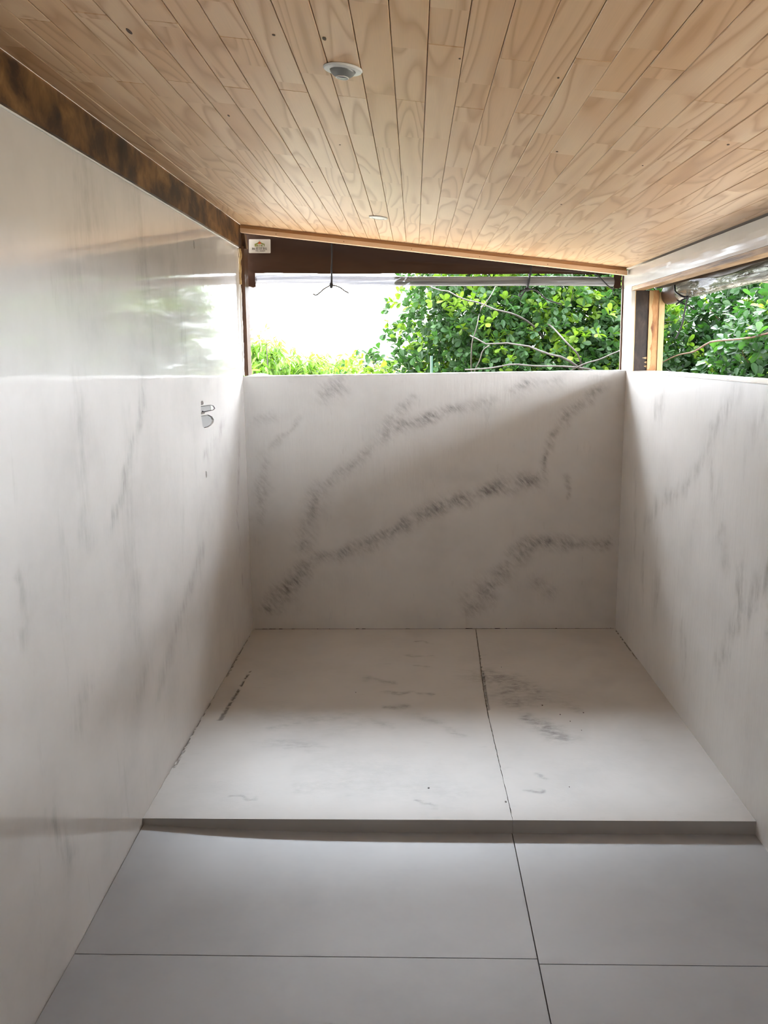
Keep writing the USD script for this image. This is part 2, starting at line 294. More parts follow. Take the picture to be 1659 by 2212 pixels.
# raised platform at the back: two panels, open joint between them -----------------
pf = thing('raised_platform', label='low white painted platform filling the back of the room in front of the low wall', category='platform', kind='structure')
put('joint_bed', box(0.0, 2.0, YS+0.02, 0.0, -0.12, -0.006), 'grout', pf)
def seam(y):  # x of the middle joint
    return np.interp(y, [-2.08, -1.23, -0.9, -0.4, 0.0], [1.2105, 1.200, 1.203, 1.2185, 1.229])
marks = [([(.916,-.219),(.976,-.257)], .012, .8), ([(.88,-.441),(.984,-.463)], .014, .55), ([(.914,-.612),(.959,-.625)], .012, .9), ([(.676,-.77),(.785,-.83)], .03, .6),
         ([(.757,-.946),(.974,-.963)], .012, .7), ([(.773,-1.134),(.862,-1.103)], .014, .7), ([(.32,-1.353),(.424,-1.283),(.63,-1.21),(.769,-1.305),(.808,-1.352)], .03, .3),
         ([(.337,-1.465),(.511,-1.548)], .05, .3), ([(.921,-1.209),(1.084,-1.418)], .02, .35), ([(1.26,-.75),(1.344,-.86),(1.40,-.95)], .09, .75), ([(1.30,-.95),(1.33,-1.10)], .05, .7),
         ([(1.36,-1.22),(1.40,-1.30)], .03, .75), ([(1.42,-1.30),(1.47,-1.42)], .045, .75), ([(1.5,-1.05),(1.58,-1.15)], .03, .4), ([(1.324,-1.737),(1.369,-1.773)], .008, .8), ([(1.282,-1.877),(1.331,-1.874)], .008, .7),
         ([(.496,-1.867),(.671,-1.813)], .05, .25), ([(.915,-1.953),(.969,-1.993)], .008, .8), ([(.25,-1.92),(.36,-1.925)], .006, .7), ([(.3,-1.2),(.6,-1.3)], .12, .14), ([(.65,-1.75),(.95,-1.85)], .14, .14)]
specks = [(.942,-1.853,.008), (1.431,-1.842,.004), (1.5,-1.2,.006), (1.53,-1.27,.005), (1.6,-1.18,.006), (1.56,-1.36,.004), (1.44,-1.1,.007), (.63,-.95,.005), (1.2,-1.95,.008), (1.31,-.62,.004)]
def panel(x0, x1, dents):
    """the top is a fine grid so that worn and chipped places have their own shape"""
    ny = 346; ys = np.linspace(YS, -0.0015, ny)
    nx = max(8, int((np.mean(x1(ys))-np.mean(x0(ys)))/0.0065))
    u = np.linspace(0, 1, nx)
    rag = lambda k: 0.0016*(meshkit.fbm(np.c_[ys*60, ys*0+k, ys*0], 3, k)-0.5)*2
    A, B = x0(ys)+rag(3), x1(ys)-rag(4)
    X = A[None]+(B-A)[None]*u[:, None]; Y = np.broadcast_to(ys, X.shape)
    Q = np.c_[X.ravel(), Y.ravel()]
    Z = 0.0010*(meshkit.fbm(np.c_[Q*3, np.zeros(len(Q))], 3, 2)-0.5)
    cr = np.zeros(len(Q))
    wob = (meshkit.fbm(np.c_[Q*70, np.zeros(len(Q))], 3, 8)-0.5)
    for (ax, ay), (bx, by), wd in dents:
        t = np.clip((Q[:, 1]-ay)/(by-ay), 0, 1); d = np.abs(Q[:, 0]-(ax+(bx-ax)*t)+0.010*wob)
        ins = (Q[:, 1] < max(ay, by)) & (Q[:, 1] > min(ay, by))
        cut = np.clip(1-d/(wd*(0.35+0.65*t)), 0, 1)*ins*np.clip((wob+0.30*t-0.02)*9, 0, 1)
        cr = np.maximum(cr, np.clip(cut*3, 0, 1)*(0.95-0.45*t**3))
    Z = Z - 0.006*cr
    ve = stroke_mask(Q, marks, 0.03, 3)
    P = np.stack([X, Y, Z.reshape(X.shape)], -1)
    top = grid(P)
    fr = P[:, 0].copy(); lo = fr.copy(); lo[:, 2] = -0.07
    front = grid(np.stack([fr, np.c_[fr[:, 0], fr[:, 1]-0.0, fr[:, 2]-0.02], lo], 1))
    sides = []
    for k in (0, -1):
        s = P[k].copy(); l2 = s.copy(); l2[:, 2] = -0.02; sides.append(grid(np.stack([s, l2], 1)))
    m = cat([top, front]+sides)
    n = len(m.vertices)-len(ve)
    # dirt lines along the edges of the joint and the corner with the back wall
    return m, np.r_[ve, np.zeros(n)], np.r_[cr, np.zeros(n)]
g_ = 0.0012
m, ve, cr = panel(lambda y: 0.0005+0*y, lambda y: seam(y)-g_-0.0012*np.clip((y+1.6), 0, 1), [((.107, -.629), (.083, -1.262), .010), ((.003, -.1), (.003, -.75), .006), ((.0, -1.0), (.004, -1.7), .005)])
put('panel', m, 'platform_plaster', pf, primvars={'vein': ve, 'crack': cr})
m, ve, cr = panel(lambda y: seam(y)+g_+0.0012*np.clip((y+1.6), 0, 1), lambda y: 1.9905+0*y, [((1.222, -.42), (1.2065, -1.15), .006), ((1.986, -.02), (1.986, -.5), .006)])
put('panel', m, 'platform_plaster', pf, primvars={'vein': ve, 'crack': cr})

crumbs = []
for sx, sy, r in specks:
    c = trimesh.creation.icosphere(1, 1.0); c.vertices = c.vertices*[r*.45, r*.7, .0012]*(0.7+0.6*meshkit.noise(c.vertices*2+sx*31, 3)[:, None]); c.apply_translation((sx, sy, 0.0003)); crumbs.append(c)
put('dirt_specks', cat(crumbs), 'dark_wood', pf, kind='stuff')

# back wall --------------------------------------------------------------------
veins_back = [([(.103,.124),(.209,.247),(.262,.312),(.353,.394)], .042, .95), ([(.353,.394),(.505,.427),(.632,.47),(.758,.541)], .032, .75), ([(.758,.541),(.908,.616),(1.058,.691),(1.255,.752),(1.402,.801),(1.561,.824)], .036, .95),
    ([(.333,.389),(.292,.48),(.32,.569),(.348,.67),(.388,.784)], .045, .7), ([(.388,.784),(.489,.858),(.59,.919),(.665,1.018),(.74,1.078),(.839,1.211),(.893,1.264)], .03, .55),
    ([(.826,1.114),(.985,1.161),(1.131,1.208)], .027, .9), ([(1.131,1.208),(1.301,1.243)], .025, .45), ([(1.42,1.30),(1.493,1.325)], .03, .75), ([(1.493,1.325),(1.661,1.335)], .028, .4),
    ([(1.586,.824),(1.584,.935),(1.619,1.033)], .022, .9), ([(1.619,1.033),(1.666,1.106),(1.701,1.166),(1.771,1.226),(1.878,1.292)], .026, .8), ([(1.708,.835),(1.727,.723)], .015, .6),
    ([(1.208,.126),(1.284,.204),(1.358,.307)], .05, .75), ([(1.358,.307),(1.432,.396),(1.53,.472)], .04, .75), ([(1.53,.472),(1.654,.484),(1.802,.471),(1.926,.475)], .03, .85),
    ([(.45,1.288),(.512,1.331)], .05, .65), ([(.134,1.01),(.299,1.156)], .014, .4), ([(.057,.622),(.076,.773),(.106,.924)], .035, .45), ([(1.558,.254),(1.622,.202)], .03, .55), ([(.07,1.16),(.16,1.16)], .025, .35)]
xs = np.linspace(0, W, 260); zs = np.linspace(-0.1, 1.0, 170)
X, Zu = np.meshgrid(xs, zs, indexing='ij')
top_of = SILL - 0.003 + 0.007*xs/W + 0.0012*(meshkit.fbm(np.c_[xs*14, xs*0, xs*0], 2, 4)-0.5)
Zg = np.where(Zu < 0, Zu, Zu*top_of[:, None])
ybow = lambda x, z: 0.0*x
P = np.stack([X, ybow(X, Zg), Zg], -1)
front = grid(P)
lump = 0.012*np.exp(-((xs-0.075)/0.045)**4) + 0.003*(meshkit.fbm(np.c_[xs*25, xs*0+2, xs*0], 3, 9)-0.4)
ty = np.linspace(0, 0.165, 7)
T = np.stack([np.repeat(xs[:, None], 7, 1), np.repeat(ty[None], len(xs), 0), top_of[:, None] + lump[:, None]*np.sin(np.clip(ty/0.165, 0, 1)*np.pi)[None]**0.7], -1)
back = grid(np.stack([T[:, -1], np.c_[xs, xs*0+0.165, xs*0-0.4]], 1))
Q = np.c_[X.ravel(), Zg.ravel()]
ve = stroke_mask(Q, veins_back, 0.022, 1)
m = cat([front, grid(T), back]); n = len(m.vertices)-len(ve)
cr = np.zeros(len(Q))
put('wall_back', m, 'back_plaster', kind='structure', label='low white back wall with brushed grey veins under the open window', primvars={'vein': np.r_[ve, np.zeros(n)], 'crack': np.r_[cr, np.zeros(n)]})

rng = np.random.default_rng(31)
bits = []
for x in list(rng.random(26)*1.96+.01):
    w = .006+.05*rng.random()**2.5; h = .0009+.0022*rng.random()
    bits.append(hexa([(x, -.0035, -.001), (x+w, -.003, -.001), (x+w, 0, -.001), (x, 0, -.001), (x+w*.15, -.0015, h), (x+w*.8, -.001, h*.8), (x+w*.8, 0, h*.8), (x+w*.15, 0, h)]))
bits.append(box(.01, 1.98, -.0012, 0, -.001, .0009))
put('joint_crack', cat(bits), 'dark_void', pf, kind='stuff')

# left wall with cut-outs ------------------------------------------------------------
holes = {'upper_slot': [(-.981,1.284),(-.80,1.2795),(-.735,1.272),(-.706,1.258),(-.74,1.252),(-.811,1.2525),(-.915,1.254),(-.915,1.248),(-.985,1.249)],
         'round_hole': [(-.978,1.302),(-.962,1.306),(-.938,1.303),(-.93,1.295),(-.936,1.2875),(-.978,1.288)],
         'lower_slot': [(-.984,1.243),(-.85,1.2395),(-.775,1.226),(-.742,1.21),(-.755,1.197),(-.80,1.190),(-.86,1.186),(-.935,1.188),(-.965,1.196)],
         'upper_slit': [(-.975,1.962),(-.955,1.955),(-.957,1.934),(-.968,1.926),(-.982,1.94)],
         'lower_slit': [(-.949,1.003),(-.93,.998),(-.928,.979),(-.942,.972),(-.952,.985)]}
wl = m3.Manifold.cube((0.12, -FRONT, ZL+0.10)).translate((-0.12, FRONT, -0.12))
for nm, pts in holes.items():
    h = np.array(pts)
    if Polygon(pts).exterior.is_ccw is False: h = h[::-1]
    ex = m3.CrossSection([h.tolist()]).extrude(0.05)                     # local (y, z, depth)
    ex = ex.transform(np.array([[0, 0, 1, -0.04], [1, 0, 0, 0], [0, 1, 0, 0]], float))
    wl = wl - ex
# face grid: take the coarse boolean wall and refine it so that veins can sit on it
wl = wl.refine_to_length(0.028)
v, f, _ = meshkit.arrays(wl)
veins_left = [([(-1.78,1.418),(-1.83,1.298),(-1.951,1.189),(-2.034,1.126),(-2.142,1.028),(-2.191,.995)], .03, .55), ([(-2.394,1.399),(-2.369,1.26),(-2.398,1.022)], .05, .35), ([(-1.051,.694),(-1.277,.59),(-1.552,.482),(-1.798,.356)], .035, .4),
    ([(-.52,1.175),(-.687,1.114),(-.974,1.072)], .03, .55), ([(-2.832,.859),(-2.792,.936),(-2.818,.998)], .03, .5), ([(-2.674,.209),(-2.762,.386)], .03, .5), ([(-2.031,.412),(-1.853,.51)], .04, .3), ([(-2.461,.607),(-2.529,.528)], .04, .45),
    ([(-2.02,.6),(-2.0,1.3)], .05, .25), ([(-1.7,1.75),(-1.75,2.0)], .08, .35), ([(-2.3,1.75),(-2.2,1.95)], .12, .3), ([(-1.2,1.5),(-1.3,1.8)], .04, .35), ([(-.28,.75),(-.15,1.1)], .012, .6), ([(-.22,.3),(-.30,.7)], .012, .5)]
ve = stroke_mask(v[:, 1:], veins_left, 0.035, 6)*(v[:, 0] > -0.001)
lw = thing('wall_left', kind='structure')
put('plaster_face', trimesh.Trimesh(v, f, process=False), 'gloss_plaster', lw, primvars={'vein': ve, 'crack': np.zeros(len(v))})
# what shows inside the cut-outs: dark void at the back, grey filler pieces a little below the surface
def plate(pts, x0, x1): return prism(pts, 'x', x0, x1)
put('cavity_back', cat([plate(holes[k], -0.0402, -0.036) for k in holes]), 'dark_void', lw)
put('filler_patch', plate([(-.977,1.2815),(-.79,1.277),(-.785,1.2555),(-.915,1.2575),(-.94,1.262),(-.975,1.253)], -0.036, -0.004), 'filler_grey', lw)
put('filler_patch', plate([(-.79,1.277),(-.745,1.27),(-.725,1.259),(-.75,1.2545),(-.785,1.2555)], -0.036, -0.0015), 'white_paint', lw)
put('filler_patch', plate([(-.972,1.2405),(-.85,1.2375),(-.79,1.225),(-.765,1.21),(-.775,1.2),(-.81,1.193),(-.86,1.1885),(-.935,1.190),(-.958,1.197)], -0.036, -0.0045), 'filler_grey', lw)

# right wall: low wall under the long opening, with a ragged painted rim ---------------------------
OPEN0, OPEN1 = -5.3, -0.064
ys = np.linspace(FRONT, 0.165, 330); zs = np.linspace(-0.1, 1, 90)
X = None
Y, Zu = np.meshgrid(ys, zs, indexing='ij')
rz = 1.388 + 0.0016*(meshkit.fbm(np.c_[ys*12, ys*0+7, ys*0], 3, 5)-0.5)
Zg = np.where(Zu < 0, Zu, Zu*rz[:, None])
lean = lambda z: W - 0.0116*np.clip(1-z/SILL, 0, 1)
P = np.stack([lean(Zg), Y, Zg], -1)
face = grid(P)
tx = np.linspace(0, 0.17, 6)
T = np.stack([W+np.repeat(tx[None], len(ys), 0), np.repeat(ys[:, None], 6, 1), rz[:, None]+0.004*np.sin(tx/0.17*np.pi)[None]*meshkit.fbm(np.c_[ys*20, ys*0, ys*0], 2, 3)[:, None]], -1)
out = grid(np.stack([T[:, -1], np.c_[np.full(len(ys), W+0.17), ys, ys*0-0.5]], 1))
veins_right = [([(-.701,1.343),(-.713,1.262),(-.60,1.20)], .05, .5), ([(-1.641,1.359),(-1.536,1.274),(-1.376,1.142)], .04, .55), ([(-1.376,1.142),(-1.305,1.064),(-1.114,.927),(-.85,.85)], .03, .55), ([(-.85,.85),(-.703,.801),(-.558,.666)], .04, .45),
    ([(-1.376,1.142),(-1.458,.962)], .02, .55), ([(-1.59,.866),(-1.583,.814),(-1.65,.761)], .025, .7), ([(-2.015,.786),(-1.881,.658),(-1.767,.544),(-1.651,.37)], .035, .7), ([(-1.8,.764),(-1.791,.681),(-1.853,.619)], .03, .7),
    ([(-1.184,.381),(-1.251,.188)], .03, .55), ([(-.791,.478),(-.778,.301)], .04, .45), ([(-.3,.9),(-.36,.5)], .02, .5), ([(-.5,.55),(-.55,.3)], .02, .5), ([(-1.95,1.35),(-1.85,1.25)], .05, .45)]
Q = np.c_[Y.ravel(), Zg.ravel()]
ve = stroke_mask(Q, veins_right, 0.035, 11)
m = cat([face, grid(T), out]); n = len(m.vertices)-len(ve)
rw = thing('wall_right', kind='structure')
put('plaster_face', m, 'side_plaster', rw, primvars={'vein': np.r_[ve, np.zeros(n)], 'crack': np.zeros(len(m.vertices))})
rim = cat([tube(np.c_[np.full(120, W-0.001+0.001), yy, 1.3845+0.0018*meshkit.fbm(np.c_[yy*30, yy*0, yy*0], 3, 1)], 0.0022+0.0012*meshkit.fbm(np.c_[yy*25, yy*0+3, yy*0], 3, 2), 6) for yy in [np.linspace(-5.2, -0.10, 120)]])
put('rim_bead', rim, 'caulk', rw, smooth=True)
# solid part of the right wall from the end of the opening to the front
put('plaster_end', box(W, W+0.17, FRONT, OPEN0, 1.386, 2.0), 'white_paint', rw)

# the white board over the opening, raw plywood showing under it ------------------------------------
lb = thing('lintel_board', label='glossy white board between the plank ceiling and the right-hand opening', category='board')
ys = np.linspace(FRONT, 0.114, 240); zs = np.linspace(0, 1, 9)
Y, U = np.meshgrid(ys, zs, indexing='ij')
zb = 1.809 + 0.0015*(meshkit.fbm(np.c_[ys*9, ys*0, ys*0], 3, 2)-0.5); zt = 1.8985
Zg = zb[:, None]+(zt-zb)[:, None]*U
Xg = W - 0.0035*np.sin(U*np.pi)**2*(meshkit.fbm(np.c_[Y.ravel()*4, U.ravel()*3, U.ravel()*0], 3, 3).reshape(Y.shape))
bd = cat([grid(np.stack([Xg, Y, Zg], -1)), grid(np.stack([np.c_[Xg[:, 0], ys, zb], np.c_[np.full(len(ys), W+0.018), ys, zb]], 1)), grid(np.stack([np.c_[Xg[:, -1], ys, ys*0+zt], np.c_[np.full(len(ys), W+0.018), ys, ys*0+zt]], 1)), box(W+0.016, W+0.018, FRONT, 0.114, 1.81, zt)])
put('board_face', bd, 'gloss_board', lb, primvars={'vein': np.zeros(len(bd.vertices)), 'crack': np.zeros(len(bd.vertices))})
put('plywood_edge', box(W+0.002, W+0.062, OPEN0, -0.064, 1.789, 1.8085), 'ply_wood', lb)
put('plywood_edge', box(W+0.018, W+0.062, FRONT, 0.114, 1.8085, 1.90), 'ply_wood', lb)

# corner between the two openings --------------------------------------------------------------------
cp = thing('corner_board', label='narrow white upright board in the corner between the two openings', category='board')
put('board_face', box(W, W+0.019, -0.064, 0.112, 1.386, 1.809), 'white_paint', cp)
zz = np.linspace(1.39, 1.805, 40)
put('caulk_bead', tube(np.c_[np.full(40, W+0.001), -0.063+0.002*meshkit.fbm(np.c_[zz*40, zz*0, zz*0], 3, 1), zz], 0.002+0.0012*meshkit.fbm(np.c_[zz*30, zz*0+5, zz*0], 3, 1), 6), 'caulk', cp, smooth=True)
put('edge_strip', box(W-0.008, W, 0.112, 0.13, 1.386, 1.90), 'brown_wood', cp)
put('edge_strip', box(W+0.019, W+0.024, -0.060, 0.10, 1.386, 1.80), 'pale_wood', cp)
tp = thing('timber_post', label='dark brown rough timber post beside the white corner board', category='post')
put('post_body', box(W+0.024, W+0.0905, -0.056, 0.112, 1.388, 1.79), 'dark_wood', tp)
pp = thing('pale_post', label='light reddish-brown post with peeling cream filler at the far end of the right opening', category='post')
put('post_body', box(W+0.0905, W+0.140, -0.062, 0.112, 1.388, 1.79), 'peeled_wood', pp)
rng = np.random.default_rng(4)
left, right = [], []
for k, z in enumerate(np.linspace(1.395, 1.788, 60)):
    s = abs(math.sin((z-1.395)/0.105*math.pi))**0.5
    right.append((W+0.0905+0.007+0.012*s*(1.0 if z > 1.47 else 0.75)+0.002*rng.random(), z)); left.append((W+0.0907, z))
put('filler_skin', prism(left+right[::-1], 'y', -0.0645, -0.062), 'pale_wood', pp)
for z in (1.405, 1.425, 1.447):
    put('filler_chip', prism([(W+0.088, z), (W+0.0905, z+0.008), (W+0.0885, z+0.012), (W+0.076-0.01*(z > 1.44), z+0.007)], 'y', -0.0585, -0.056), 'pale_wood', tp)
put('edge_board', box(W+0.140, W+0.168, -0.068, 0.112, 1.388, 1.78), 'pale_wood', pp)

# left side of the back opening: dark post, foam and the torn plaster edge -------------------------------
put('timber_post', box(-0.06, 0.024, 0.025, 0.13, 1.386, 2.05), 'brown_wood', label='dark brown post at the left side of the back opening', category='post')
zz = np.linspace(1.855, 2.035, 46); rr = 0.0045+0.006*meshkit.fbm(np.c_[zz*28, zz*0, zz*0], 3, 4)
fm = tube(np.c_[-0.002+0.012*meshkit.fbm(np.c_[zz*16, zz*0+2, zz*0], 3, 4), np.full(46, 0.008), zz], rr, 9)
put('foam_strip', fm, 'foam', smooth=True, label='yellow expanding foam squeezed out beside the top of the dark left post', category='foam')
zz = np.linspace(1.386, 1.86, 60)
put('plaster_edge', tube(np.c_[0.0005+0.004*meshkit.fbm(np.c_[zz*22, zz*0, zz*0], 3, 8), np.full(60, 0.006), zz], 0.0035+0.004*meshkit.fbm(np.c_[zz*30, zz*0+1, zz*0], 3, 8), 7), 'caulk', lw, smooth=True)

# beam along the top of the left wall -----------------------------------------------------------------
bm = thing('timber_beam', label='rough dark-stained timber beam running along the top of the left wall', category='beam')
ys = np.linspace(FRONT, 0.03, 300); n = 9
zb = 2.041+0.0025*(meshkit.fbm(np.c_[ys*5, ys*0, ys*0], 4, 5)-0.5)
sec = []
for k in range(n):
    u = k/(n-1); sec.append(np.c_[0.014+0.0025*(meshkit.fbm(np.c_[ys*7, ys*0+u*3, ys*0], 3, 6)-0.5), ys, zb+(2.153-zb)*u])
body = grid(np.stack([np.c_[ys*0-0.05, ys, zb]]+sec+[np.c_[ys*0-0.05, ys, ys*0+2.153]], 1))
put('beam_body', cat([body, box(-0.05, 0.013, 0.0, 0.03, 2.043, 2.152)]), 'beam_wood', bm, smooth=40)
put('beam_end', hexa([(-.05,.02,2.034),(.036,.03,2.036),(.034,.10,2.04),(-.05,.10,2.04),(-.05,.02,2.11),(.028,.03,2.115),(.028,.10,2.11),(-.05,.10,2.11)]), 'beam_wood', bm)
yy = np.linspace(FRONT, 0.0, 260)
put('caulk_bead', tube(np.c_[np.full(260, 0.0015), yy, 2.0385+0.0015*meshkit.fbm(np.c_[yy*14, yy*0, yy*0], 3, 9)], 0.0022+0.0022*meshkit.fbm(np.c_[yy*11, yy*0+4, yy*0], 3, 9), 6), 'caulk', lw, smooth=True)

# behind the camera: unseen wall of brown boards, added to cut fill light
fw = thing('wall_front', kind='structure')
for k in range(22):
    put('board', box(-0.1+k*0.104, -0.002+k*0.104, FRONT-0.03, FRONT, -0.14, 2.16-0.012*k), 'brown_wood', fw)
put('backing', box(-0.12, W+0.17, FRONT-0.05, FRONT-0.03, -0.14, 1.9), 'brown_wood', fw)

# ceiling -----------------------------------------------------------------------------------------------
cl = thing('ceiling', kind='structure')
PW, X0 = 0.0653, 0.669-0.0653*10
slope = (ZR-ZL)/W; tilt = math.atan(slope)
rng = np.random.default_rng(21)
def plank(x0, x1, y0, y1, dz):
    g, b, t = 0.0005, 0.0013, 0.012
    prof = [(x0+g, b), (x0+g+b, 0), (x1-g-b, 0), (x1-g, b), (x1-g, t), (x0+g, t)]
    a = np.array([(x, zc(x)+h+dz) for x, h in prof])
    e = 0.0012
    ring = lambda y, k: np.c_[a[:, 0], np.full(6, y), a[:, 1]+k]
    R = [ring(y0+0.0007, 0.0015), ring(y0+0.0007+e, 0), ring(y1-0.0007-e, 0), ring(y1-0.0007, 0.0015)]
    R = np.stack([np.vstack([r, r[:1]]) for r in R], 0)
    m = grid(R)
    ends = []
    for r in (R[0][:6], R[3][:6]):
        ends.append(trimesh.Trimesh(r, [[0, 1, 2], [0, 2, 3], [0, 3, 4], [0, 4, 5]], process=False))
    return cat([m]+ends)
cuts = {9: [-2.652, -5.1], 10: [-3.9], 11: [-2.655, -4.7], 12: [-3.40], 13: [-2.675, -4.8], 14: [-3.062, -4.6], 15: [-2.67, -5.0], 16: [-3.026, -4.2], 17: [-2.672, -4.9], 18: [-3.07, -4.4], 19: [-2.9], 20: [-3.067], 21: [-2.672], 22: [-2.9]}
for k in range(0, 31):
    x0, x1 = X0+PW*k, X0+PW*(k+1)
    x0, x1 = max(x0, 0.012), min(x1, 1.9965)
    if x1-x0 < 0.01: continue
    cs = cuts.get(k, [-2.67+0.1*rng.random(), -4.7] if k % 2 else [-3.05+0.1*rng.random(), -4.4])
    ed = [0.035]+sorted(cs, reverse=True)+[FRONT]
    for a, b in zip(ed[:-1], ed[1:]):
        put('plank', plank(x0, x1, b, a, 0.0008*(rng.random()-0.5)), 'pine', cl)
for x, y, a, b in ((.36, -2.95, .004, .016), (.648, -3.02, .003, .004), (.742, -3.03, .0035, .009), (.99, -3.0, .002, .003), (.43, -2.35, .0025, .009), (1.27, -2.35, .003, .004), (1.5, -2.3, .002, .003), (1.62, -2.6, .003, .005), (.70, -2.15, .002, .003), (1.18, -2.95, .002, .004), (1.4, -1.6, .003, .004), (.55, -1.5, .003, .004)):
    kd = trimesh.creation.cylinder(radius=1.0, height=.0009, sections=18); kd.vertices = kd.vertices*[a, b, 1]
    kd.vertices[:, 2] += -0.0013*0 + slope*kd.vertices[:, 0]; kd.apply_translation((x, y, zc(x)-.0004)); put('knot', kd, 'brown_wood', cl)
put('backing', hexa([(0, FRONT, zc(0)+.0125), (W, FRONT, zc(W)+.0125), (W, .05, zc(W)+.0125), (0, .05, zc(0)+.0125), (0, FRONT, zc(0)+.02), (W, FRONT, zc(W)+.02), (W, .05, zc(W)+.02), (0, .05, zc(0)+.02)]), 'dark_void', cl)
EAVE_R = 2.95
def eave_b(x): return 0.66-0.11*x          # unseen far edge, set askew to place the shadow of the back sill
put('roof_sheet', hexa([(-.5, FRONT-.1, zc(-.5)+.04), (EAVE_R, FRONT-.1, zc(EAVE_R)+.04), (EAVE_R, eave_b(EAVE_R), zc(EAVE_R)+.04), (-.5, eave_b(-.5), zc(-.5)+.04),
                     (-.5, FRONT-.1, zc(-.5)+.10), (EAVE_R, FRONT-.1, zc(EAVE_R)+.10), (EAVE_R, eave_b(EAVE_R), zc(EAVE_R)+.10), (-.5, eave_b(-.5), zc(-.5)+.10)]), 'roof_sheet', cl)
# moulding where the ceiling ends over the back opening
tr = thing('trim_1', kind='structure', label='pale pine moulding along the far end of the ceiling')
def along(x0, x1, y0, y1, h0, h1):
    c = [(x0, y0, zc(x0)+h0), (x1, y0, zc(x1)+h0), (x1, y1, zc(x1)+h0), (x0, y1, zc(x0)+h0), (x0, y0, zc(x0)+h1), (x1, y0, zc(x1)+h1), (x1, y1, zc(x1)+h1), (x0, y1, zc(x0)+h1)]
    return hexa(c)
put('moulding', along(0.012, 1.985, -0.004, 0.03, -0.017, 0.0), 'trim_wood_shaded', tr)  # upper face: its shade under the ceiling is put into the wood colour
put('moulding_lip', along(0.016, 1.988, -0.014, 0.03, -0.038, -0.017), 'lip_wood', tr)
# thin nail dots along the moulding
put('nail_head', cat([box(x-.0015, x+.0015, -0.0155, -0.0139, zc(x)-.030, zc(x)-.027) for x in np.linspace(.2, 1.93, 6)]), 'dark_void', tr)

# downlights --------------------------------------------------------------------------------------------
def downlight(x, y, bulge, label):
    z = zc(x)-0.0006
    t = thing('downlight', label=label, category='downlight', group=None, loc=(x, y, z))
    R = trimesh.transformations.rotation_matrix(-tilt, [0, 1, 0]); R[:3, 3] = (x, y, z)
    ring = trimesh.creation.revolve([(0.026, 0.0), (0.0395, 0.0), (0.040, -0.0018), (0.038, -0.0042), (0.030, -0.0055), (0.0262, -0.0052), (0.0255, -0.003), (0.026, 0.0)], sections=64)
    ring.apply_transform(R); put('ring', ring, 'white_plastic', t, smooth=35)
    prof = [(0.0, -0.003-bulge)]+[(0.0256*math.sin(a), -0.003-bulge*math.cos(a)) for a in np.linspace(0.12, math.pi/2, 12)]
    lens = trimesh.creation.revolve(prof, sections=48)
    lens.apply_transform(R); put('lens', lens, 'lamp_lens' if bulge > 0.01 else 'white_plastic', t, smooth=True)
    if bulge > 0.01:
        a = math.radians(62)
        lip = trimesh.creation.torus(0.0125, 0.0013, 40, 8); lip.apply_translation((0, 0, -0.003-bulge*0.90)); lip.apply_transform(R); put('lens_lip', lip, 'white_plastic', t, smooth=True)
downlight(0.763, -2.862, 0.016, 'white ringed downlight with a grey bulging lens, nearest in the plank ceiling')
downlight(0.754, -0.820, 0.003, 'small flat white downlight near the far end of the plank ceiling')

# brown tarpaulin over the back opening with the clear sheet rolled up below it -----------------------------
def at(x, a, b): return a+(b-a)*x/W
bl = thing('rolled_blind', label='dark brown tarpaulin with a rolled clear sheet hanging in the back opening', category='blind')
xs = np.linspace(-0.03, 1.999, 150); us = np.linspace(0, 1, 22)
X, U = np.meshgrid(xs, us, indexing='ij')
zb = at(X, 1.926, 1.890)+0.0015*np.sin(X*9)
Zt = zc(X)+0.01
Zg = zb+(Zt-zb)*U
bul = 0.02*(meshkit.fbm(np.c_[X.ravel()*2.4, U.ravel()*2.2, X.ravel()*0], 3, 31).reshape(X.shape)-0.5)+0.012*np.sin(U*2.6+X*1.1)
Yg = 0.185+bul*np.sin(np.clip(U, 0, 1)*np.pi*0.9+0.15)
put('fabric', cat([grid(np.stack([X, Yg, Zg], -1)), grid(np.stack([X, Yg+0.0015, Zg], -1))]), 'tarp_brown', bl, smooth=True)
xs = np.linspace(0.053, 1.962, 200); th = np.linspace(0, 2*np.pi, 25)
X, TH = np.meshgrid(xs, th, indexing='ij')
zc_ = at(X, 1.893, 1.849)+0.003*np.sin(X*4+1)
rad = 0.0245*(1+0.20*(meshkit.fbm(np.c_[X.ravel()*3, np.cos(TH).ravel()*1.6+2, np.sin(TH).ravel()*1.6+2], 3, 7).reshape(X.shape)-0.5))
rad = rad*(1+0.05*np.sin(3*TH+X*2))
put('clear_roll', grid(np.stack([X, 0.192+rad*np.cos(TH), zc_+rad*np.sin(TH)], -1)), 'clear_sheet', bl, smooth=True)
sp = np.stack([np.stack([x*np.ones(30), 0.192+r*np.cos(t), at(x, 1.893, 1.849)+r*np.sin(t)], 1) for x in (0.0535, 1.9615) for t, r in [(np.linspace(0, 14, 30), np.linspace(0.004, 0.022, 30))]])
put('roll_end', cat([tube(s, 0.0018, 5) for s in sp]), 'clear_sheet', bl, smooth=True)
def hem(x0, x1, z0, z1, y):
    xs = np.linspace(x0, x1, 9); zs = np.linspace(z0, z1, 12); X, Z = np.meshgrid(xs, zs, indexing='ij')
    Z = Z+0.003*np.sin(X*120)*(Z < z0+0.02)
    Y = y+0.004*np.sin(Z*60+X*40)
    return cat([grid(np.stack([X, Y, Z], -1)), grid(np.stack([X, Y+0.003, Z], -1))])
put('side_hem', hem(-0.03, 0.0535, 1.853, 1.94, 0.178), 'tarp_brown', bl, smooth=True)
put('side_hem', hem(1.9615, 1.999, 1.818, 1.905, 0.178), 'tarp_brown', bl, smooth=True)

